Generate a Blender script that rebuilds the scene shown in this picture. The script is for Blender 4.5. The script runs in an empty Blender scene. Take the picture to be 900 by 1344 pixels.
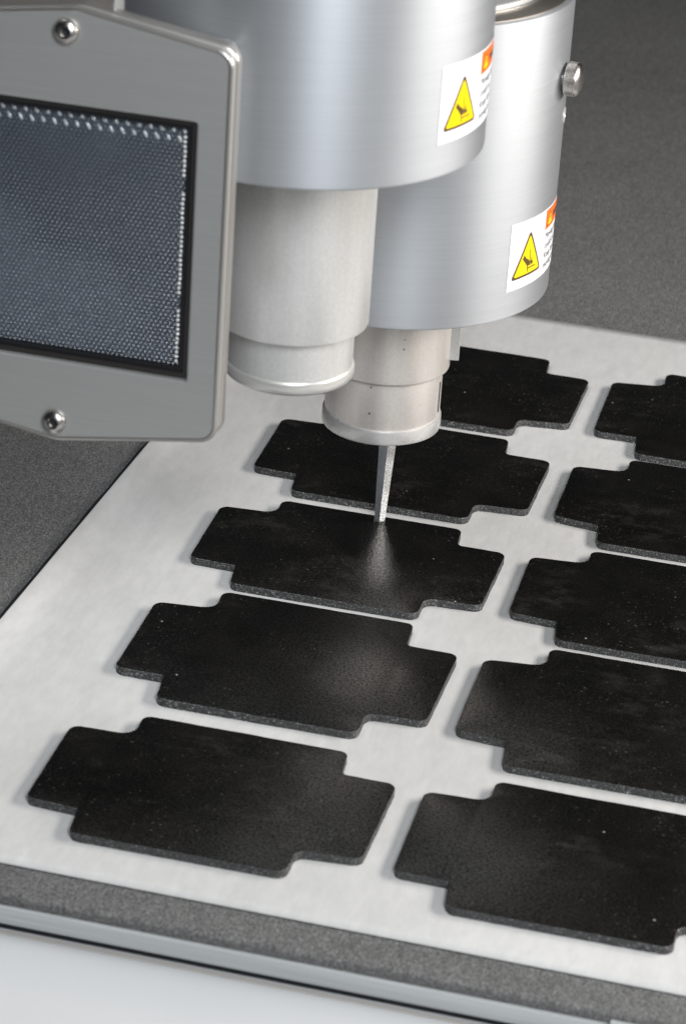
import bpy, bmesh, math, random
from mathutils import Vector, Matrix, noise
import numpy as np

S = 0.001                     # all shapes below are written in millimetres
PI = math.pi
random.seed(7)
sc = bpy.context.scene
col = sc.collection

# ------------------------------------------------------------------ camera
def look_rot(yaw, pitch, roll):
    cy, sy, cp, sp = math.cos(yaw), math.sin(yaw), math.cos(pitch), math.sin(pitch)
    f = Vector((cy*cp, sy*cp, -sp)); r = Vector((sy, -cy, 0)); u = r.cross(f)
    cr, sr = math.cos(roll), math.sin(roll)
    R = cr*r + sr*u; U = -sr*r + cr*u
    return Matrix((R, U, -f)).transposed()
cam = bpy.data.cameras.new('camera')
cam_o = bpy.data.objects.new('camera', cam); col.objects.link(cam_o)
cam_o.matrix_world = Matrix.Translation(Vector((217.9, -998.63, 513.06))*S) @ look_rot(1.788560, 0.451528, 0.068257).to_4x4()
cam.sensor_fit = 'VERTICAL'; cam.sensor_height = 36.0
cam.lens = 4061.07/1344*36.0
cam.clip_start = 0.01; cam.clip_end = 50
cam.dof.use_dof = True; cam.dof.focus_distance = 1.155; cam.dof.aperture_fstop = 24
sc.camera = cam_o

# ------------------------------------------------------------------ world and lamps (studio light on a machine close-up)
w = bpy.data.worlds.new('World'); sc.world = w; w.use_nodes = True
bg = w.node_tree.nodes['Background']; bg.inputs['Color'].default_value = (0.75, 0.9, 1.1, 1); bg.inputs['Strength'].default_value = 0.015
def area(name, loc, target, size, power, color):
    l = bpy.data.lights.new(name, 'AREA'); l.shape = 'RECTANGLE'; l.size, l.size_y = size[0]*S, size[1]*S
    l.energy = power; l.color = color
    o = bpy.data.objects.new(name, l); col.objects.link(o)
    o.location = Vector(loc)*S
    o.rotation_euler = (Vector(target)-Vector(loc)).to_track_quat('-Z', 'Y').to_euler()
    return o
area('key_lamp', (760, 60, 410), (-40, -80, 0), (700, 165), 9.6, (1, .955, .905))
area('front_lamp', (300, -700, 540), (20, -60, 60), (80, 420), 3.6, (.92, .96, 1.0))
area('front_softbox', (400, -830, 740), (20, -60, 60), (480, 260), 4.0, (.93, .965, 1.0))
area('fill_lamp', (-330, -20, 760), (-170, -20, 0), (240, 240), 2.2, (.93, .96, 1.0))
vs = sc.view_settings
vs.view_transform = 'Standard'; vs.look = 'None'; vs.exposure = 0.0; vs.gamma = 1.0

# ------------------------------------------------------------------ material helpers
def mat(name, color=(.5,.5,.5), rough=.5, metal=0., spec=.5, **kw):
    m = bpy.data.materials.new(name); m.use_nodes = True
    b = m.node_tree.nodes['Principled BSDF']
    b.inputs['Base Color'].default_value = (*color, 1); b.inputs['Roughness'].default_value = rough
    b.inputs['Metallic'].default_value = metal; b.inputs['Specular IOR Level'].default_value = spec
    for k, v in kw.items(): b.inputs[k.replace('_', ' ')].default_value = v
    return m
class N:
    """small node-graph writer"""
    def __init__(s, m): s.m = m; s.t = m.node_tree; s.b = s.t.nodes['Principled BSDF']; s.co = s.t.nodes.new('ShaderNodeTexCoord').outputs['Object']
    def link(s, a, b): s.t.links.new(a, b)
    def map(s, scale, src=None):
        n = s.t.nodes.new('ShaderNodeMapping'); n.inputs['Scale'].default_value = scale if isinstance(scale, tuple) else (scale,)*3
        s.link(src or s.co, n.inputs['Vector']); return n.outputs['Vector']
    def noise(s, scale, detail=3, rough=.55, src=None, out='Fac'):
        n = s.t.nodes.new('ShaderNodeTexNoise'); n.inputs['Scale'].default_value = 1.0
        n.inputs['Detail'].default_value = detail; n.inputs['Roughness'].default_value = rough
        s.link(s.map(scale, src), n.inputs['Vector']); return n.outputs[out]
    def voro(s, scale, src=None, out='Distance', feature='F1'):
        n = s.t.nodes.new('ShaderNodeTexVoronoi'); n.feature = feature; n.inputs['Scale'].default_value = 1.0
        s.link(s.map(scale, src), n.inputs['Vector']); return n.outputs[out]
    def ramp(s, src, stops, interp='LINEAR'):
        n = s.t.nodes.new('ShaderNodeValToRGB'); n.color_ramp.interpolation = interp
        e = n.color_ramp.elements
        while len(e) < len(stops): e.new(.5)
        for i, (p, c) in enumerate(stops):
            e[i].position = p; e[i].color = (*c, 1) if isinstance(c, tuple) else (c, c, c, 1)
        s.link(src, n.inputs['Fac']); return n.outputs['Color']
    def mix(s, fac, a, b, mode='MIX'):
        n = s.t.nodes.new('ShaderNodeMix'); n.data_type = 'RGBA'; n.blend_type = mode
        for v, i in ((fac, 0), (a, 6), (b, 7)):
            if isinstance(v, (int, float)): n.inputs[i].default_value = v if i == 0 else (v, v, v, 1)
            elif isinstance(v, tuple): n.inputs[i].default_value = (*v, 1)
            else: s.link(v, n.inputs[i])
        return n.outputs[2]
    def math(s, op, a, b=0.):
        n = s.t.nodes.new('ShaderNodeMath'); n.operation = op
        for v, i in ((a, 0), (b, 1)):
            if isinstance(v, (int, float)): n.inputs[i].default_value = v
            else: s.link(v, n.inputs[i])
        return n.outputs[0]
    def color(s, src): s.link(src, s.b.inputs['Base Color'])
    def rough(s, src): s.link(src, s.b.inputs['Roughness'])
    def bump(s, src, dist, strength=1.0, prev=None):
        n = s.t.nodes.new('ShaderNodeBump'); n.inputs['Distance'].default_value = dist*S; n.inputs['Strength'].default_value = strength
        s.link(src, n.inputs['Height'])
        if prev is not None: s.link(prev, n.inputs['Normal'])
        s.link(n.outputs['Normal'], s.b.inputs['Normal']); return n.outputs['Normal']

# black closed-cell foam with a smooth skin, dust and faint scuffs
M = {}
def foam_top():
    m = mat('foam_skin', (.006, .006, .006), .36, spec=.6); n = N(m); n.co = n.t.nodes.new('ShaderNodeNewGeometry').outputs['Position']
    big = n.ramp(n.noise(40, 4, .6), [(.42, 0.), (.75, 1.)])
    c = n.mix(big, (.0038, .0034, .0029), (.0088, .0076, .0063))
    c = n.mix(n.ramp(n.noise(1500, 2), [(.5, 0.), (.75, .06)]), c, (.05, .047, .043))
    patch = n.ramp(n.noise(26, 3), [(.38, .06), (.66, 1.)])
    def specks(scale, rad, lo, hi, amount, colr, c, masked=True):
        v = n.t.nodes.new('ShaderNodeTexVoronoi'); v.inputs['Scale'].default_value = 1.0
        n.link(n.map(scale), v.inputs['Vector'])
        k = n.mix(1., n.ramp(v.outputs['Distance'], [(.0, 1.), (rad, 0.)]), n.ramp(v.outputs['Color'], [(lo, 0.), (hi, 1.)]), 'MULTIPLY')
        if masked: k = n.mix(1., k, patch, 'MULTIPLY')
        return n.mix(n.math('MULTIPLY', k, amount), c, colr)
    c = specks(900, .38, .48, .60, .30, (.15, .138, .125), c)
    c = specks(420, .22, .56, .64, .42, (.30, .275, .24), c)
    c = specks(95, .05, .60, .61, 1., (.60, .57, .52), c, False)
    # faint cloudy rubs
    rub = n.mix(1., n.ramp(n.noise((70, 120, 90), 5, .7), [(.48, 0.), (.72, 1.)]), n.ramp(n.noise(22, 1), [(.48, 0.), (.66, 1.)]), 'MULTIPLY')
    c = n.mix(n.math('MULTIPLY', rub, .35), c, (.07, .066, .06))
    n.color(c)
    n.rough(n.ramp(n.noise(60, 4, .6), [(.3, .27), (.8, .36)]))
    n.link(n.math('MULTIPLY', n.ramp(n.noise(1150, 2, .7), [(.38, .05), (.62, 1.)]), 1.3), n.b.inputs['Specular IOR Level'])
    n.bump(n.noise(950, 3, .65), .15, .8)
    return m
def foam_cut():
    m = mat('foam_cut_face', (.06, .06, .06), .5, spec=.6); n = N(m); n.co = n.t.nodes.new('ShaderNodeNewGeometry').outputs['Position']
    v = n.voro(2300)
    sp = n.noise(1350, 3, .8)
    c = n.ramp(sp, [(.38, .008), (.5, .032), (.58, .10), (.68, .75)])
    c = n.mix(n.ramp(v, [(.1, 0.), (.55, .7)]), c, (.02, .02, .02))
    n.color(c); n.bump(sp, .35, .8)
    return m
def felt():
    m = mat('felt', (.1, .1, .1), .95, spec=.15, Sheen_Weight=.04, Sheen_Roughness=.5); n = N(m)
    a = n.noise((1250, 760, 1200), 4, .75); b = n.noise((480, 200, 420), 3, .6); d = n.noise(9, 3)
    c = n.ramp(a, [(.30, (.05, .0495, .049)), (.5, (.128, .126, .124)), (.72, (.275, .271, .266))])
    c = n.mix(.8, c, n.ramp(b, [(.3, .74), (.7, 1.12)]), 'MULTIPLY')
    c = n.mix(1., c, n.ramp(d, [(.3, .9), (.7, 1.06)]), 'MULTIPLY')
    # lint specks
    v = n.t.nodes.new('ShaderNodeTexVoronoi'); v.inputs['Scale'].default_value = 1.0; n.link(n.map(120), v.inputs['Vector'])
    s2 = n.mix(1., n.ramp(v.outputs['Distance'], [(.0, 1.), (.07, 0.)]), n.ramp(v.outputs['Color'], [(.72, 0.), (.74, 1.)]), 'MULTIPLY')
    c = n.mix(n.math('MULTIPLY', s2, .6), c, (.5, .47, .4))
    n.color(c)
    p = n.bump(b, .9, .5); n.bump(a, .5, .8, p)
    return m
def paper():
    m = mat('paper', (.66, .66, .645), .62, spec=.3); n = N(m)
    a = n.noise((260, 90, 200), 5, .65); b = n.noise(28, 4, .6)
    c = n.ramp(b, [(.3, (.53, .525, .514)), (.7, (.56, .554, .543))])
    c = n.mix(.9, c, n.ramp(a, [(.3, .90), (.7, 1.05)]), 'MULTIPLY')
    v = n.t.nodes.new('ShaderNodeTexVoronoi'); v.inputs['Scale'].default_value = 1.0; n.link(n.map(34), v.inputs['Vector'])
    s2 = n.mix(1., n.ramp(v.outputs['Distance'], [(.0, 1.), (.022, 0.)]), n.ramp(v.outputs['Color'], [(.6, 0.), (.62, 1.)]), 'MULTIPLY')
    c = n.mix(n.math('MULTIPLY', s2, .6), c, (.12, .12, .13))
    n.color(c)
    p = n.bump(n.noise((22, 9, 20), 3, .6), .3, .2); n.bump(a, .12, .6, p)
    return m
def brushed(name, colr, rough=.34, metal=.9, rings=True, aniso=.75, tint=.04):
    m = mat(name, colr, rough, metal, spec=.5); n = N(m)
    # turned metal: fine horizontal scratch rings, long round the drum and short along it
    st = n.noise((6, 6, 2600), 3, .6); st2 = n.noise((22, 22, 1300), 2, .6)
    base = n.mix(1., tuple(colr), n.ramp(st, [(.25, 1-tint*2), (.75, 1+tint)]), 'MULTIPLY')
    n.color(n.mix(1., base, n.ramp(st2, [(.3, 1-tint), (.7, 1+tint*.6)]), 'MULTIPLY'))
    n.rough(n.ramp(st, [(.3, rough-.03), (.7, rough+.03)]))
    t = n.t.nodes.new('ShaderNodeTangent'); t.direction_type = 'RADIAL'; t.axis = 'Z'
    n.link(t.outputs['Tangent'], n.b.inputs['Tangent'])
    n.b.inputs['Anisotropic'].default_value = aniso; n.b.inputs['Anisotropic Rotation'].default_value = .25
    n.bump(st, .012, .8)
    return m
def blasted(name, colr, rough, speck, metal=.35):
    """bead-blasted, clear anodised aluminium"""
    m = mat(name, colr, rough, metal, spec=.5); n = N(m)
    f = n.noise(900, 3, .7); st = n.noise((500, 500, 30), 3, .6)
    c = n.mix(1., tuple(colr), n.ramp(f, [(.3, .93), (.7, 1.05)]), 'MULTIPLY')
    c = n.mix(1., c, n.ramp(st, [(.3, .97), (.7, 1.02)]), 'MULTIPLY')
    c = n.mix(1., c, n.ramp(n.noise((60, 60, 25), 3), [(.35, .98), (.65, 1.01)]), 'MULTIPLY')
    if speck:
        v = n.t.nodes.new('ShaderNodeTexVoronoi'); v.inputs['Scale'].default_value = 1.0; n.link(n.map(240), v.inputs['Vector'])
        s2 = n.mix(1., n.ramp(v.outputs['Distance'], [(.05, 1.), (.13, 0.)]), n.ramp(v.outputs['Color'], [(.56, 0.), (.60, 1.)]), 'MULTIPLY')
        c = n.mix(s2, c, (.06, .055, .05))
    n.color(c); n.bump(f, .03, .6)
    return m
M['foam'] = foam_top(); M['cut'] = foam_cut(); M['felt'] = felt(); M['paper'] = paper()
M['drum'] = brushed('turned_aluminium', (.45, .465, .485), .57, .72, aniso=.75, tint=.03)
M['collar'] = blasted('blasted_aluminium', (.76, .715, .67), .38, True, .5)
M['collar2'] = blasted('blasted_aluminium_pale', (.74, .73, .71), .36, False, .6)
M['lip'] = mat('polished_lip', (.64, .63, .60), .33, .5)
M['bronze'] = brushed('cap_metal', (.42, .39, .35), .35, .9)
M['steel'] = brushed('knob_steel', (.58, .55, .52), .3, 1., aniso=.4)
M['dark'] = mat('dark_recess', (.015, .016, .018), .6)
M['rubber'] = mat('black_rubber', (.012, .012, .014), .38)
def lampplate():
    m = mat('lamp_plate_metal', (.34, .35, .345), .46, .55); n = N(m)
    st = n.noise((18, 200, 900), 4, .65)
    n.color(n.ramp(st, [(.3, (.44, .44, .425)), (.7, (.48, .48, .465))])); n.bump(n.noise(700, 2), .02, .4)
    return m
M['plate'] = lampplate()
M['plate_edge'] = mat('lamp_plate_edge', (.50, .475, .45), .34, .85)
M['white_label'] = mat('label_white', (.83, .83, .86), .35)
M['label_edge'] = mat('label_grey_line', (.30, .31, .36), .4)
M['yellow'] = mat('label_yellow', (.93, .66, .0), .35)
M['brown'] = mat('label_dark', (.10, .055, .012), .4)
M['orange'] = mat('label_orange', (.90, .17, .012), .35)
M['ink'] = mat('label_ink', (.055, .055, .075), .4)

# ------------------------------------------------------------------ mesh helpers
def V(x, y, z=0.): return Vector((x, y, z))*S
def link(name, me, m, parent=None, loc=None, smooth=False):
    o = bpy.data.objects.new(name, me); col.objects.link(o)
    for q in (m if isinstance(m, (list, tuple)) else [m]): me.materials.append(q)
    if parent: o.parent = parent
    if loc is not None: o.location = Vector(loc)*S
    if smooth:
        for p in me.polygons: p.use_smooth = True
    return o
def from_bm(name, bm, m, parent=None, loc=None, smooth=False, sharp=None):
    me = bpy.data.meshes.new(name)
    bmesh.ops.recalc_face_normals(bm, faces=bm.faces)
    bm.to_mesh(me); bm.free()
    o = link(name, me, m, parent, loc, smooth)
    if sharp: me.set_sharp_from_angle(angle=math.radians(sharp))
    return o
def thing(name, label, cat, loc=(0,0,0), group=None):
    o = bpy.data.objects.new(name, None); col.objects.link(o); o.empty_display_size = .01
    o.location = Vector(loc)*S; o['label'] = label; o['category'] = cat
    if group: o['group'] = group
    return o
def tag(o, label, cat, group=None):
    o['label'] = label; o['category'] = cat
    if group: o['group'] = group
    return o
def lathe(name, prof, m, parent=None, n=160, sharp=35, axis=None, loc=None):
    """prof: list of (radius, z) in mm, turned about z (or about the matrix axis)"""
    bm = bmesh.new(); rings = []
    for r, z in prof:
        if r < 1e-6: rings.append([bm.verts.new(V(0, 0, z))])
        else: rings.append([bm.verts.new(V(r*math.cos(2*PI*i/n), r*math.sin(2*PI*i/n), z)) for i in range(n)])
    for a, b in zip(rings, rings[1:]):
        for i in range(n):
            j = (i+1) % n
            if len(a) == 1 and len(b) > 1: bm.faces.new((a[0], b[j], b[i]))
            elif len(b) == 1 and len(a) > 1: bm.faces.new((a[i], a[j], b[0]))
            elif len(a) > 1: bm.faces.new((a[i], a[j], b[j], b[i]))
    if axis is not None: bmesh.ops.transform(bm, matrix=axis, verts=bm.verts)
    return from_bm(name, bm, m, parent, loc, True, sharp)
def box(bm, x0, x1, y0, y1, z0, z1, bev=0., seg=2):
    r = bmesh.ops.create_cube(bm, size=1.0)
    vs_ = r['verts']
    bmesh.ops.scale(bm, vec=(abs(x1-x0)*S, abs(y1-y0)*S, abs(z1-z0)*S), verts=vs_)
    bmesh.ops.translate(bm, vec=V((x0+x1)/2, (y0+y1)/2, (z0+z1)/2), verts=vs_)
    if bev:
        es = list({e for v in vs_ for e in v.link_edges})
        bmesh.ops.bevel(bm, geom=es, offset=bev*S, segments=seg, profile=.5, affect='EDGES')
def fillet(pts, radii, seg=6):
    out = []; n = len(pts)
    for i in range(n):
        p0, p, p1 = (np.array(pts[(i+k) % n], float) for k in (-1, 0, 1))
        a = (p0-p); b = (p1-p); la, lb = np.linalg.norm(a), np.linalg.norm(b); a /= la; b /= lb
        ang = math.acos(max(-1, min(1, float(a@b)))); r = radii[i]
        t = min(r/math.tan(ang/2), .48*min(la, lb)); r = t*math.tan(ang/2)
        c = p + (a+b)/np.linalg.norm(a+b)*(r/math.sin(ang/2))
        s, e = p+a*t-c, p+b*t-c
        a0 = math.atan2(s[1], s[0]); d = (math.atan2(e[1], e[0])-a0+PI) % (2*PI)-PI
        out += [(c[0]+r*math.cos(a0+d*k/seg), c[1]+r*math.sin(a0+d*k/seg)) for k in range(seg+1)]
    return out

# ------------------------------------------------------------------ the setting: felt work surface
bm = bmesh.new()
XL, XR, YN, YF = -700, 900, -252.5, 1700
prof = [(YF, -3.45), (YN+1.6, -3.45), (YN+.5, -3.75), (YN, -4.4), (YN-.1, -6.55)]
rows = [[bm.verts.new(V(x, y, z)) for y, z in prof] for x in np.linspace(XL, XR, 60)]
for a, b in zip(rows, rows[1:]):
    for i in range(len(prof)-1): bm.faces.new((a[i], a[i+1], b[i+1], b[i]))
o = from_bm('work_surface', bm, M['felt'], smooth=True); o['kind'] = 'structure'

# aluminium rail that carries the felt, in two lengths that butt at a joint
def alu_rail():
    m = mat('rail_aluminium', (.50, .52, .53), .5, .1); n = N(m)
    st = n.noise((12, 300, 1100), 4, .7)
    n.color(n.ramp(st, [(.3, (.34, .355, .355)), (.7, (.46, .475, .475))])); n.bump(st, .03, .5)
    return m
M['rail'] = alu_rail()
bm = bmesh.new(); box(bm, XL, 141.6, -254.3, -230, -12.3, -6.6, .35)
tag(from_bm('edge_rail', bm, M['rail'], sharp=40), 'long brushed aluminium strip under the felt edge along the front', 'rail', 'aluminium strips under the felt edge')
bm = bmesh.new(); box(bm, 142.3, XR, -255.0, -230, -12.3, -6.6, .35)
box(bm, 142.3, XR, -255.0, -252.8, -6.9, -4.9, .3)
tag(from_bm('edge_rail', bm, M['rail'], sharp=40), 'short raised aluminium strip beginning at the joint in the bottom right corner', 'rail', 'aluminium strips under the felt edge')
bm = bmesh.new(); box(bm, XL, XR, -252.0, -232, -15.4, -12.35)
tag(from_bm('shadow_gap_seal', bm, M['dark']), 'thin black seal in the gap between aluminium strip and white machine body', 'seal')

# white painted machine body in front of the table
def paint():
    m = mat('white_paint', (.76, .775, .78), .55, spec=.25); n = N(m)
    n.bump(n.noise(420, 3, .6), .14, .5)
    c = n.noise(9, 3); n.color(n.ramp(c, [(.3, (.50, .508, .51)), (.7, (.53, .536, .537))]))
    return m
M['paint'] = paint()
root = thing('machine_body', 'white painted machine body along the near edge of the cutting table', 'machine body', (0, -254, -300))
bm = bmesh.new()
prof = [(-232, -15.5), (-253.6, -15.5)]
prof += [(-256, -15.6), (-262, -17.0), (-268, -18.6), (-271, -19.2), (-275, -19.5), (-282, -19.6), (-330, -20.2), (-420, -21.5), (-425, -24), (-426, -300)]
rows = [[bm.verts.new(V(x, y+254, z+300)) for y, z in prof] for x in np.linspace(XL, XR, 30)]
for a, b in zip(rows, rows[1:]):
    for i in range(len(prof)-1): bm.faces.new((a[i], a[i+1], b[i+1], b[i]))
from_bm('shell', bm, M['paint'], root, smooth=True)
bm = bmesh.new(); box(bm, XL, XR, -.9, 0.5, 284.45, 285.05, .2)
from_bm('lip', bm, mat('lip_paint', (.42, .39, .36), .5), root)

# ------------------------------------------------------------------ paper sheet
bm = bmesh.new()
nx, ny = 70, 90
def paper_z(x, y, u, v):
    d = u*366
    z = -3.03 + .05*noise.noise(Vector((x*.012, y*.007, 3.1)))
    z += 2.0*math.exp(-(d/8.0)**2)       # the left edge curls up a little
    return z
g = []
for i in range(nx+1):
    u = (i/nx)**1.8
    r = []
    for j in range(ny+1):
        v = j/ny; y = -236.0 + v*(500.0) - u*4.5*v + (u*-1.2)*(1-v)
        xl = -98.6 - 4.6*(71-y)/162*.9 if y < 71 else -98.6 + .8*math.sin(y*.02)
        x = xl + (262-xl)*u
        r.append(bm.verts.new(V(x, y, paper_z(x, y, u, v))))
    g.append(r)
for i in range(nx):
    for j in range(ny): bm.faces.new((g[i][j], g[i+1][j], g[i+1][j+1], g[i][j+1]))
o = from_bm('paper_sheet', bm, M['paper'], smooth=True)
sm = o.modifiers.new('thickness', 'SOLIDIFY'); sm.thickness = .00018; sm.offset = -1
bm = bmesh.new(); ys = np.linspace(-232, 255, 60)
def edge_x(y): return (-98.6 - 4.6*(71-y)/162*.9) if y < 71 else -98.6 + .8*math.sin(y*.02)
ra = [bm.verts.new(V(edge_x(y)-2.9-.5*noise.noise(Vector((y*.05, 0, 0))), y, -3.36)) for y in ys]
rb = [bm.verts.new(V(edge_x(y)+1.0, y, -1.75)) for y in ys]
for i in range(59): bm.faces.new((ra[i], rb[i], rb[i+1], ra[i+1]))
from_bm('edge_shade_strip', bm, M['dark'], o, smooth=True)  # black strip added as the shadow line beside the lifted paper edge
tag(o, 'large off-white paper sheet spread on the grey felt under the black foam pieces', 'paper')

# ------------------------------------------------------------------ foam gaskets
GR = 'black foam gaskets cut out in two columns on the paper'
names = ['WLB','cLB','BLB','BRB','cRB','WRB','WRF','cRF','BRF','BLF','cLF','WLF']
def full(cx, wb, cb, bb, bf, cf, wf, skew=0.):
    """cross-shaped piece: wing back/front y, body back/front y"""
    return dict(WLB=(cx-55.4, wb), cLB=(cx-34.0, cb), BLB=(cx-35.1, bb), BRB=(cx+35.1, bb), cRB=(cx+36.4, wb), WRB=(cx+55, wb-.2),
                WRF=(cx+54.8, wf+.5), cRF=(cx+34.4, cf), BRF=(cx+34.6, bf+.6), BLF=(cx-34.8, bf), cLF=(cx-36.6, cf+.4), WLF=(cx-54.4, wf))
GK = [
 ('L1', full(0, -153.8, -152.9, -139.5, -217.3, -203.4, -201.9), 'black foam gasket nearest the lower left paper corner, with pale scuffs on its wing'),
 ('L2', full(0, -60.8, -58.0, -44.4, -127.2, -112.0, -111.4), 'black foam gasket between the one under the blade and the lower left corner one'),
 ('L3', full(0, 22.8, 24.6, 36.2, -37.6, -23.6, -22.8), 'black foam gasket under the knife blade, with a bright glint at the blade tip'),
 ('L4', full(.6, 109.6, 110.9, 123.6, 45.4, 60.2, 61.2), 'black foam gasket just behind the blade and below the cutting tool collar'),
 ('L5', full(.8, 196.4, 197.4, 211.2, 131.8, 144.8, 147.0), 'rearmost black foam gasket of the near column, half hidden behind the blade tool collar'),
 ('R1', full(119.9, -154.8, -153.9, -140.7, -218.6, -205.0, -204.2), 'black foam gasket at the lower right, closest to the table edge on the right'),
 ('R2', full(119.6, -60.9, -58.2, -45.0, -129.8, -114.6, -113.0), 'second black foam gasket up the right column, cut off by the photo border'),
 ('R3', full(119.7, 23.2, 25.6, 36.6, -38.0, -25.0, -23.4), 'middle black foam gasket of the right column, beside the one being cut'),
 ('R4', full(120.3, 108.6, 111.0, 123.3, 44.4, 58.4, 61.0), 'fourth black foam gasket up the right column, level with the blade tool collar'),
 ('R5', full(120.8, 198.0, 201.4, 215.6, 129.4, 145.0, 145.0), 'topmost black foam gasket of the right column, near the far paper edge'),
]
RAD = dict(WLB=3.6, cLB=5.2, BLB=3.2, BRB=2.8, cRB=2.2, WRB=3.4, WRF=3.2, cRF=4.0, BRF=3.6, BLF=3.4, cLF=.9, WLF=3.4)
FL = [('WLB',55.4)]
def gasket(key, L, label):
    cx = L['BLF'][0]+34.8; cy = (L['BLB'][1]+L['BLF'][1])/2
    pts = [(L[n][0]-cx, L[n][1]-cy) for n in names][::-1]
    out = fillet(pts, [RAD[n] for n in names][::-1], 7)
    # resample so that the cut wanders a touch, as a hand-fed knife leaves it
    dense = []
    for a, b in zip(out, out[1:]+out[:1]):
        d = math.dist(a, b); k = max(1, int(d/2.5))
        dense += [(a[0]+(b[0]-a[0])*i/k, a[1]+(b[1]-a[1])*i/k) for i in range(k)]
    sd = sum(map(ord, key))*1.7
    P = []
    m = len(dense)
    for i, (x, y) in enumerate(dense):
        x0, y0 = dense[i-1]; x1, y1 = dense[(i+1) % m]; tx, ty = x1-x0, y1-y0; l = math.hypot(tx, ty) or 1
        nx_, ny_ = ty/l, -tx/l
        w_ = .16*noise.noise(Vector((x*.25+sd, y*.25, sd)))+.10*noise.noise(Vector((x*.05+sd, y*.05, 1)))
        P.append((x+nx_*w_, y+ny_*w_, nx_, ny_))
    bm = bmesh.new()
    def lift(x, y): return .16*noise.noise(Vector((x*.03+sd, y*.03, 5)))
    T = 2.9
    lv = [(0.10, .0), (0.0, .35), (.06, T-.22), (-.05+.0, T-.07), (-.24, T)]
    rings = []
    for off, z in lv:
        rings.append([bm.verts.new(V(x+a*off, y+b*off, z+(lift(x, y) if z > .5 else 0))) for x, y, a, b in P])
    for ra, rb in zip(rings, rings[1:]):
        for i in range(m):
            j = (i+1) % m; f = bm.faces.new((ra[i], ra[j], rb[j], rb[i])); f.material_index = 1 if rb is not rings[-1] else 0; f.smooth = True
    top = bm.faces.new(rings[-1]); top.material_index = 0; top.smooth = False
    if top.normal.z < 0: top.normal_flip()
    bm.faces.new(rings[0][::-1])
    me = bpy.data.meshes.new('foam_gasket')
    bmesh.ops.recalc_face_normals(bm, faces=bm.faces)
    bmesh.ops.triangulate(bm, faces=[f for f in bm.faces if len(f.verts) > 4])
    bm.to_mesh(me); bm.free()
    o = link('foam_gasket', me, [M['foam'], M['cut']], loc=(cx, cy, -2.9))
    me.set_sharp_from_angle(angle=math.radians(40))
    tag(o, label, 'gasket', GR)
for k, L, lab in GK: gasket(k, L, lab)

# ------------------------------------------------------------------ printing on a drum
def flat(name, polys, m, parent, R, th0, z0, lift, step=.8):
    """flat print: polygons in (u, v) mm laid on a drum of radius R, u from azimuth th0, v from height z0"""
    bm = bmesh.new()
    for poly in polys:
        if isinstance(poly, bpy.types.Mesh): bm.from_mesh(poly)
        else:
            bm.faces.new([bm.verts.new((x, y, 0)) for x, y in poly])
    bmesh.ops.triangulate(bm, faces=bm.faces)
    us = [v.co.x for v in bm.verts]; a, b = min(us), max(us)
    k = a+step
    while k < b:
        bmesh.ops.bisect_plane(bm, geom=list(bm.verts)+list(bm.edges)+list(bm.faces), plane_co=(k, 0, 0), plane_no=(1, 0, 0)); k += step
    rr = R+lift
    for v in bm.verts:
        t = th0+v.co.x/R; z = z0+v.co.y
        v.co = V(rr*math.cos(t), rr*math.sin(t), z)
    for f in bm.faces:
        c = f.calc_center_median()
        if f.normal.dot(Vector((c.x, c.y, 0))) < 0: pass
    me = bpy.data.meshes.new(name); bm.normal_update()
    for f in list(bm.faces):
        c = f.calc_center_median()
        if f.normal.dot(Vector((c.x, c.y, 0))) < 0: f.normal_flip()
    bm.to_mesh(me); bm.free()
    return link(name, me, m, parent, smooth=True)
def text_mesh(s, size, u, v, bold=False):
    c = bpy.data.curves.new('lettering', 'FONT'); c.body = s; c.size = size; c.resolution_u = 3
    if bold: c.offset = size*.02
    t = bpy.data.objects.new('lettering', c); col.objects.link(t)
    me = bpy.data.meshes.new_from_object(t.evaluated_get(bpy.context.evaluated_depsgraph_get()))
    bpy.data.objects.remove(t); bpy.data.curves.remove(c)
    me.transform(Matrix.Translation((u, v, 0)))
    return me
def rectp(u0, v0, u1, v1): return [(u0, v0), (u1, v0), (u1, v1), (u0, v1)]
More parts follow.
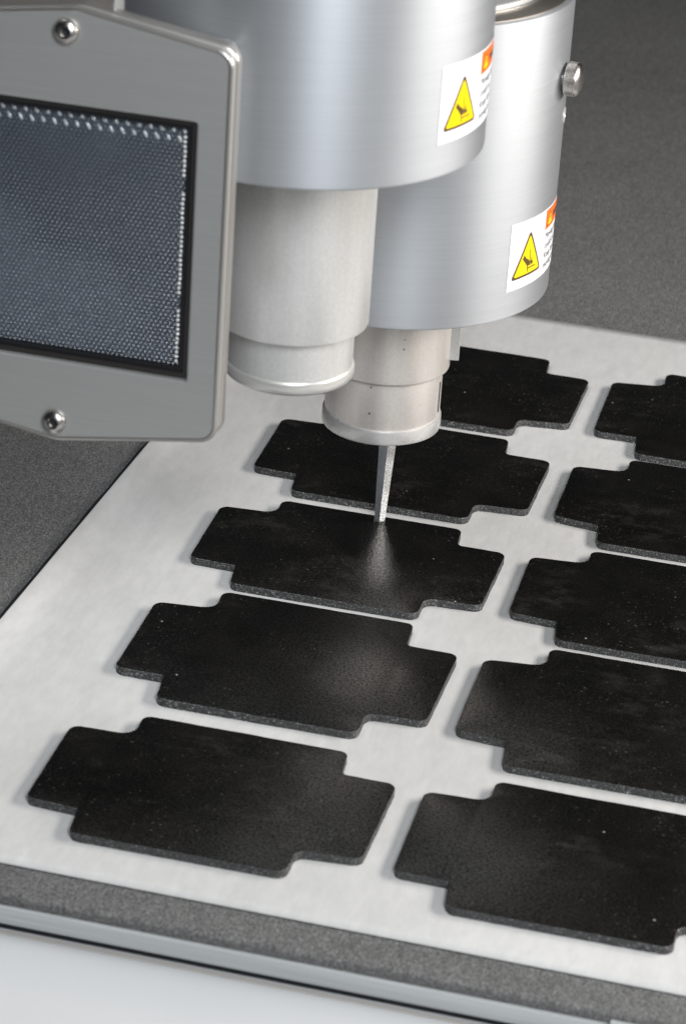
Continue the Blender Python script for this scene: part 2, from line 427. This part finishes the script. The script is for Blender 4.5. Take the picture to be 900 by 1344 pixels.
def warning_label(parent, R, az, z0):
    W, H, D = 48.0, 25.2, 22.9
    lab = flat('warning_label', [rectp(0, 0, W, H)], M['white_label'], parent, R, az, z0, .10)
    T = (R, az, z0)
    flat('label_border', [rectp(.35, H-.75, W-.3, H-.58), rectp(D-.1, .2, D+.1, H-.7)], M['label_edge'], lab, *T, .13)
    tri = [(1.6, 3.7), (20.9, 3.7), (11.25, 20.9)]
    flat('warning_triangle', [fillet(tri, [.9]*3, 4)], M['brown'], lab, *T, .14)
    tri2 = [(3.1, 4.6), (19.4, 4.6), (11.25, 19.1)]
    flat('triangle_field', [fillet(tri2, [.5]*3, 4)], M['yellow'], lab, *T, .18)
    hand = [(7.5, 10.7), (8.45, 12.05), (9.7, 10.6), (11.4, 9.6), (12.3, 8.5), (12.6, 7.3), (11.7, 7.5), (10.8, 7.2), (9.4, 8.8)]
    finger = [(10.5, 7.5), (11.1, 7.5), (11.4, 5.2), (10.9, 5.2)]
    blade = [(11.5, 13.4), (11.9, 13.3), (12.75, 8.0), (12.25, 7.9)]
    tips = [(12.7, 8.9), (13.0, 9.3), (13.9, 10.7), (13.5, 8.9), (14.6, 8.3), (13.9, 7.5), (13.0, 7.3)]
    bar = rectp(11.2, 6.3, 16.2, 6.75)
    flat('hand_pictogram', [hand, finger, blade, tips, bar], M['brown'], lab, *T, .22, .6)
    flat('orange_band', [rectp(D+.15, 17.2, W-.3, H-.75)], M['orange'], lab, *T, .14)
    flat('small_triangle', [fillet([(24.2, 18.1), (30.4, 18.1), (27.3, 23.6)], [.4]*3, 3)], M['brown'], lab, *T, .18, .6)
    flat('small_triangle_field', [fillet([(24.8, 18.5), (29.8, 18.5), (27.3, 22.8)], [.3]*3, 3)], M['yellow'], lab, *T, .21, .6)
    flat('lettering', [rectp(27.1, 20.0, 27.5, 21.6), rectp(27.1, 19.1, 27.5, 19.5), text_mesh('WARNING', 4.0, 31.2, 19.3, True)], M['ink'], lab, *T, .23, .6)
    tm = [text_mesh(s, 3.5, 23.9, v) for s, v in (('Moving blade', 13.4), ('could cut.', 9.7), ('Keep hands off', 6.0), ('moving tool.', 2.3))]
    flat('lettering', tm, M['ink'], lab, *T, .16, .5)
    return lab

# ------------------------------------------------------------------ rear cutting tool with the blade
AX, AY, R0 = 2.3, 30.1, 56.8
root = thing('cutting_tool', 'rear silver drum-shaped cutting tool with knife blade, warning label and knurled side knob', 'cutting tool', (AX, AY, 0))
lathe('housing', [(0, 103.4), (23.5, 103.4), (R0-1.6, 103.4), (R0-1.2, 102.6), (R0-.6, 102.25), (R0-.15, 102.6), (R0, 103.2),
                  (R0, 150), (R0, 210.6), (R0-.2, 211.2), (R0-.8, 211.4), (R0-2.2, 211.4)], M['drum'], root, 240)
lathe('cap_ring', [(R0-2.0, 209.5), (R0-2.0, 211.9), (R0-2.6, 212.2), (46.2, 212.2), (45.7, 211.6), (45.7, 209.5)], M['bronze'], root, 200)
lathe('cap_disc', [(45.2, 208), (45.2, 213.6), (44.7, 214.0), (35.8, 214.2), (35.4, 213.9), (35.4, 206.0), (0, 206.0)], M['collar2'], root, 200)
lathe('cap_hole', [(35.3, 206.1), (0, 206.2)], M['dark'], root, 100)
lathe('upper_collar', [(0, 66.6), (21.6, 66.6), (23.3, 66.6), (23.6, 66.85), (23.7, 67.2), (23.7, 103.3)], M['collar'], root, 160)
lathe('lower_collar', [(21.45, 66.5), (21.45, 47.2), (21.3, 46.8), (20.5, 46.8)], M['collar'], root, 160)
lathe('collar_lip', [(21.35, 47.6), (21.9, 47.3), (22.1, 46.7), (22.1, 42.9), (21.9, 42.1), (21.4, 41.7), (20.2, 41.6), (17.5, 41.9), (16.8, 46), (0, 46.2)], M['collar2'], root, 160)
# flat retainer tab on the right of the upper collar
bm = bmesh.new(); box(bm, 22.0, 26.6, -5.5, 5.5, 70.3, 103.2, .3)
bmesh.ops.rotate(bm, cent=(0, 0, 0), matrix=Matrix.Rotation(math.radians(14), 3, 'Z'), verts=bm.verts)
from_bm('retainer_tab', bm, M['collar2'], root)
bm = bmesh.new(); box(bm, 20.9, 21.62, -.45, .45, 50, 62, 0)
bmesh.ops.rotate(bm, cent=(0, 0, 0), matrix=Matrix.Rotation(math.radians(-4), 3, 'Z'), verts=bm.verts)
from_bm('collar_slot', bm, M['dark'], root)
# knurled side knob
kaz = math.radians(-4); KZ = 184.2
rotk = Matrix.Rotation(kaz, 4, 'Z') @ Matrix.Translation(V(R0-1, 0, KZ)) @ Matrix.Rotation(PI/2, 4, 'Y')
knob = lathe('side_knob', [(0, .5), (3.2, .5), (3.2, 1.6), (5.3, 1.7), (5.8, 2.1), (5.85, 2.4), (5.85, 5.6), (5.5, 6.2), (4.2, 7.0), (2.2, 7.5), (0, 7.7)], M['steel'], root, 72, 30, rotk)
bm = bmesh.new()
for i in range(72):
    a = 2*PI*i/72
    r = bmesh.ops.create_cube(bm, size=1.0); vv = r['verts']
    bmesh.ops.scale(bm, vec=V(.2, .3, 2.9), verts=vv)
    bmesh.ops.rotate(bm, cent=(0, 0, 0), matrix=Matrix.Rotation(PI/4, 3, 'Z'), verts=vv)
    bmesh.ops.translate(bm, vec=V(5.82, 0, 4.0), verts=vv)
    bmesh.ops.rotate(bm, cent=(0, 0, 0), matrix=Matrix.Rotation(a, 3, 'Z'), verts=vv)
bmesh.ops.transform(bm, matrix=rotk, verts=bm.verts)
kn = from_bm('knurling', bm, M['steel'], knob)
# small set screw in its hole below the knob
saz = math.radians(4.0)
rots = Matrix.Rotation(saz, 4, 'Z') @ Matrix.Translation(V(R0, 0, 168.2)) @ Matrix.Rotation(PI/2, 4, 'Y')
ss = lathe('set_screw', [(2.9, -1.0), (2.9, .25), (2.6, .35), (2.0, .3), (1.9, -.6), (0, -.6)], M['lip'], root, 40, 30, rots)
bm = bmesh.new(); box(bm, -1.7, 1.7, -1.5, 1.5, -.62, -.5)
bmesh.ops.transform(bm, matrix=rots, verts=bm.verts)
from_bm('screw_socket', bm, M['dark'], ss)
warning_label(root, R0, math.radians(-33), 112.5)
# blade: a tapered bar, dull face on the left and ground glittering face on the right
def blade_metal(name, sparkle):
    m = mat(name, (.60, .63, .66), .34, .75); n = N(m)
    if sparkle:
        f = n.noise(2200, 2, .8)
        n.color(n.ramp(f, [(.36, .3), (.48, .75), (.60, 1.)])); n.rough(n.ramp(f, [(.3, .20), (.7, .07)])); n.bump(f, .03, .4)
    else:
        f = n.noise((200, 200, 60), 4, .6)
        n.color(n.ramp(f, [(.3, (.50, .54, .58)), (.7, (.72, .76, .80))])); n.bump(n.noise(700, 2), .03, .5)
    return m
bm = bmesh.new()
def blade_ring(z):
    t = max(0, z)/30.0
    mx, my = 4.3+1.1*t-AX, 31.0-AY-.2*t
    L_, R_ = 2.15+1.35*t, 1.75+.75*t
    return [(mx-L_, my+.9+.2*t), (mx, my), (mx+R_, my+R_*1.0), (mx-L_+1.2, my+2.8+.6*t)]
rings = []
for z in (-1.9, 0, 8, 16, 24, 32, 47):
    rings.append([bm.verts.new(V(x, y, z)) for x, y in blade_ring(z)])
for ra, rb in zip(rings, rings[1:]):
    for i in range(4):
        j = (i+1) % 4; f = bm.faces.new((ra[i], ra[j], rb[j], rb[i])); f.material_index = 1 if i == 1 else 0
bm.faces.new(rings[0]); bm.faces.new(rings[-1])
from_bm('blade', bm, [blade_metal('blade_flat', False), blade_metal('blade_ground', True)], root)

# crumbs and swarf at the blade tip
random.seed(11); bm = bmesh.new()
for i in range(16):
    r = random.uniform(.12, .38); a = random.uniform(PI, 2*PI); d = random.uniform(.4, 2.6)
    q = bmesh.ops.create_icosphere(bm, subdivisions=1, radius=r*S)['verts']
    for v in q: v.co *= random.uniform(.7, 1.25)
    bmesh.ops.translate(bm, vec=V(4.0+d*math.cos(a), 31.0+d*math.sin(a), .25+r*.5), verts=q)
o = from_bm('foam_crumbs', bm, M['cut']); o['kind'] = 'stuff'
tag(o, 'tiny grey foam crumbs gathered around the tip of the knife blade', 'crumbs')

# ------------------------------------------------------------------ front tool
BX, BY, R1 = -7.0, -80.0, 58.2
root = thing('raised_tool', 'front silver drum-shaped tool with empty pale collar, raised above the paper beside the lamp', 'cutting tool', (BX, BY, 105))
Z = 105
lathe('housing', [(0, 191.0-Z), (25, 191.0-Z), (R1-1.6, 191.0-Z), (R1-1.2, 190.4-Z), (R1-.6, 190.0-Z), (R1-.15, 190.4-Z), (R1, 191-Z),
                  (R1, 250-Z), (R1, 330-Z), (R1-1, 331-Z), (0, 331-Z)], M['drum'], root, 240)
lathe('upper_collar', [(0, 124.4-Z), (21.4, 124.4-Z), (24.6, 124.4-Z), (25.1, 124.7-Z), (25.3, 125.3-Z), (25.3, 190.9-Z)], M['collar2'], root, 160)
lathe('lower_collar', [(21.0, 124.3-Z), (20.9, 110-Z), (20.5, 109.5-Z)], M['collar2'], root, 160)
lathe('collar_lip', [(20.95, 110.2-Z), (21.4, 109.8-Z), (21.65, 109-Z), (21.65, 107.2-Z), (21.3, 105.9-Z), (20.5, 105.2-Z), (19.2, 105.0-Z), (16.5, 105.4-Z), (15.8, 109-Z), (0, 109-Z)], M['lip'], root, 160)
warning_label(root, R1, math.radians(-31.0), 201.0-Z)

# ------------------------------------------------------------------ inspection lamp with prismatic lens
LX, LY, LZ = -59.5, -165.0, 177.0
lamp = thing('work_lamp', 'square grey metal work lamp with dimpled glass lens and domed screws, beside the front tool', 'lamp', (LX, LY, LZ))
hexo = [(-51.6, 62.0), (-51.6, -61.5), (.2, -70.0), (51.6, -61.5), (51.6, 62.0), (3.0, 70.6)]   # (x, z) about the middle
hexo = [(51.4, -61.8), (51.4, 62.4), (3.5, 70.0), (-51.4, 62.0), (-51.4, -61.8), (.2, -69.6)]
def ring_plate(name, outer, inner, y0, y1, bev, m, parent):
    """flat plate with a hole, in the xz plane, from depth y0 (front) to y1 (back)"""
    c = bpy.data.curves.new(name, 'CURVE'); c.dimensions = '2D'; c.fill_mode = 'BOTH'
    for pts in (outer, inner):
        if pts is None: continue
        s = c.splines.new('POLY'); s.points.add(len(pts)-1); s.use_cyclic_u = True
        for p, (x, z) in zip(s.points, pts): p.co = (x*S, z*S, 0, 1)
    c.extrude = ((y1-y0)/2-bev)*S; c.bevel_depth = bev*S; c.bevel_resolution = 3; c.offset = -bev*S
    t = bpy.data.objects.new(name, c); col.objects.link(t)
    me = bpy.data.meshes.new_from_object(t.evaluated_get(bpy.context.evaluated_depsgraph_get()))
    bpy.data.objects.remove(t); bpy.data.curves.remove(c)
    me.transform(Matrix.Translation((0, (y0+y1)/2*S, 0)) @ Matrix.Rotation(PI/2, 4, 'X'))
    me.materials.clear()
    o = link(name, me, m, parent)
    for p in me.polygons: p.use_smooth = True
    me.set_sharp_from_angle(angle=math.radians(25))
    return o
outer = fillet(hexo, [5.5, 5.5, 9, 5.5, 5.5, 9], 8)
IX, IZ0, IZ1 = 41.2, -42.9, 39.8
inner = fillet([(IX, IZ0), (IX, IZ1), (-IX, IZ1), (-IX, IZ0)], [.8]*4, 3)
pl = ring_plate('face_plate', outer, inner, 0, 4.0, .9, M['plate'], lamp)
# polished rim that shows round the plate's edge
rim_o = fillet([(x*1.0+(.35 if x > 0 else -.35), z*1.0) for x, z in hexo], [5.8, 5.8, 9, 5.8, 5.8, 9], 8)
rim_i = fillet([(x*.965, z*.965) for x, z in hexo], [4.5]*6, 6)
ring_plate('rim', rim_o, rim_i, 4.6, 9.6, 1.1, M['plate_edge'], lamp)
# polished bead along the plate's front edge
def bead(name, pts, y, r, m, parent, k=6):
    bm = bmesh.new(); n = len(pts); rings = []
    for i, (x, z) in enumerate(pts):
        x0, z0 = pts[i-1]; x1, z1 = pts[(i+1) % n]; tx, tz = x1-x0, z1-z0; l = math.hypot(tx, tz) or 1; nx_, nz_ = tz/l, -tx/l
        rings.append([bm.verts.new(V(x+nx_*r*math.cos(a), y+r*math.sin(a), z+nz_*r*math.cos(a))) for a in [2*PI*q/k for q in range(k)]])
    for i in range(n):
        a, b = rings[i], rings[(i+1) % n]
        for q in range(k): bm.faces.new((a[q], a[(q+1) % k], b[(q+1) % k], b[q]))
    return from_bm(name, bm, m, parent, smooth=True)
bead('edge_bead', fillet([(x-.75*(1 if x > 9 else -1 if x < -9 else 0), z-.75*(1 if z > 0 else -1)) for x, z in hexo], [5, 5, 9, 5, 5, 9], 8), .72, .95, M['plate_edge'], lamp, 10)
# housing behind the plate
bm = bmesh.new(); box(bm, -46, 46, 10, 30, -58, 58, 4, 3)
from_bm('lamp_housing', bm, M['plate'], lamp)
# black rubber frame, stepped
fr_o = [(IX-.12, IZ0+.12), (IX-.12, IZ1-.12), (-IX+.12, IZ1-.12), (-IX+.12, IZ0+.12)]
def inset(r, d): return [(r[0][0]-d, r[0][1]+d), (r[1][0]-d, r[1][1]-d), (r[2][0]+d, r[2][1]-d), (r[3][0]+d, r[3][1]+d)]
ring_plate('lens_gasket', fr_o, inset(fr_o, 1.5), 1.6, 5.5, .25, mat('gasket_rubber', (.03, .027, .025), .3), lamp)
ring_plate('lens_gasket', inset(fr_o, 1.35), inset(fr_o, 3.1), 2.6, 6.5, .3, M['rubber'], lamp)
# glass lens with a hexagonal lattice of pyramidal dimples
def glass():
    m = mat('lens_glass', (.80, .88, .96), .06, 0., spec=.5, IOR=1.5, Transmission_Weight=.93)
    return m
x0, x1, z0_, z1_ = -IX+2.6, IX-2.6, IZ0+2.6, IZ1-2.6
px_, pz_ = 1.5, 1.3
vv, ff = [], []
nxl = int((x1-x0)/px_); nzl = int((z1_-z0_)/pz_)
for j in range(nzl):
    for i in range(nxl):
        cx = x0+(i+.5+(.5 if j % 2 else 0))*px_; cz = z0_+(j+.5)*pz_
        if cx > x1-.4: continue
        b = len(vv)
        for k in range(6):
            a = PI/6+k*PI/3; vv.append((cx+px_*.52*math.cos(a), 5.0, cz+px_*.52*math.sin(a)))
        for k in range(6):
            a = PI/6+k*PI/3; vv.append((cx+px_*.26*math.cos(a), 4.30, cz+px_*.26*math.sin(a)))
        vv.append((cx, 4.05, cz))
        for k in range(6):
            q = (k+1) % 6
            ff.append((b+k, b+q, b+6+q, b+6+k)); ff.append((b+6+k, b+6+q, b+12))
me = bpy.data.meshes.new('lens_dimples'); me.from_pydata([tuple(c*S for c in p) for p in vv], [], ff); me.update()
M['glass'] = glass()
M['dimple'] = mat('dimple_glass', (.17, .195, .235), .13, .0, spec=1.0, IOR=1.55, Transmission_Weight=.54)
bm = bmesh.new(); box(bm, x0-.3, x1+.3, 5.0, 6.6, z0_-.3, z1_+.3)
lens = from_bm('lens', bm, M['glass'], lamp)
dim = link('dimple', me, M['dimple'], lens); dim['kind'] = 'stuff'
# pale beads painting refracted glints, large along the top, small down the right
M['pale_glint'] = mat('pale_glint', (.62, .65, .67), .12, .2)
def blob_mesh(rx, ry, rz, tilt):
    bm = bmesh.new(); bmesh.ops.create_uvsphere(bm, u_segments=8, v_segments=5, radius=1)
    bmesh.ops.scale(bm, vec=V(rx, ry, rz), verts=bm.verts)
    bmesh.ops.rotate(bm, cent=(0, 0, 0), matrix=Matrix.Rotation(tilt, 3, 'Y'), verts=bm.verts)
    me = bpy.data.meshes.new('glint_bead'); bm.to_mesh(me); bm.free(); me.materials.append(M['pale_glint'])
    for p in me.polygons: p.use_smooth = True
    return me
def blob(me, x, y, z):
    o = bpy.data.objects.new('glint_bead', me); col.objects.link(o); o.parent = lens; o.location = V(x, y, z)
big = blob_mesh(.55, .35, 1.25, -.5); med = blob_mesh(.6, .3, 1.0, -.6); sml = blob_mesh(.56, .5, .52, 0); sml.materials[0] = mat('pale_glint_edge', (.86, .86, .84), .12, .1)
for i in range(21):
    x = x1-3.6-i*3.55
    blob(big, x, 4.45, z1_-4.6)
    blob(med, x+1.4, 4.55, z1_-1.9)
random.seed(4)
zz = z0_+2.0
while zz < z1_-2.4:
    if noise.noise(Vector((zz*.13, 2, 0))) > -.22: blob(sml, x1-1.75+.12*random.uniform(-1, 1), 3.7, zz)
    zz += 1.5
# reflector inside, its blotches painting cloudy reflections into the colour
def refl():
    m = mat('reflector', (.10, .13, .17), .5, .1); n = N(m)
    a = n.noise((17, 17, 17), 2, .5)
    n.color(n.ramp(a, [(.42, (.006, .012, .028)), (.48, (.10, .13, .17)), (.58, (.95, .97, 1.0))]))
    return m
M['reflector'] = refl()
bm = bmesh.new()
G_ = 24; gr = []
for i in range(G_+1):
    r = []
    for j in range(G_+1):
        u, v = i/G_*2-1, j/G_*2-1
        r.append(bm.verts.new(V(u*(IX-2.8), 6.9+2.9*(1-max(abs(u), abs(v))**3), (IZ0+IZ1)/2+v*((IZ1-IZ0)/2-2.8))))
    gr.append(r)
for i in range(G_):
    for j in range(G_): bm.faces.new((gr[i][j], gr[i][j+1], gr[i+1][j+1], gr[i+1][j]))
from_bm('reflector', bm, M['reflector'], lamp, smooth=True)
# domed socket screws
def screw(x, z):
    s = lathe('screw', [(0, 0), (3.9, 0), (4.0, .5), (3.85, 1.3), (3.2, 2.1), (2.1, 2.65), (1.9, 2.7), (1.75, 2.3), (1.65, 1.0), (0, 1.0)], M['steel'], lamp, 40, 30,
              Matrix.Translation(V(x, .2, z)) @ Matrix.Rotation(PI/2, 4, 'X'))
    bm = bmesh.new(); bmesh.ops.create_circle(bm, cap_ends=True, segments=6, radius=1.5*S)
    bmesh.ops.transform(bm, matrix=Matrix.Translation(V(x, -.9, z)) @ Matrix.Rotation(PI/2, 4, 'X'), verts=bm.verts)
    from_bm('screw_socket', bm, M['dark'], s)
screw(.6, 62.4); screw(-.4, -63.2)
# bracket the lamp hangs from, seen above the plate
bm = bmesh.new(); box(bm, LX-60, -46.5, -158, -150, 236, 330, .8)
br = from_bm('lamp_bracket', bm, mat('bracket_metal', (.30, .28, .25), .4, .7)); tag(br, 'flat brownish metal bracket above the lamp at the top left corner', 'bracket')
bm = bmesh.new(); box(bm, -47.0, -46.2, -158.6, -150, 236, 330, .2)
from_bm('bracket_edge', bm, M['plate'], br)
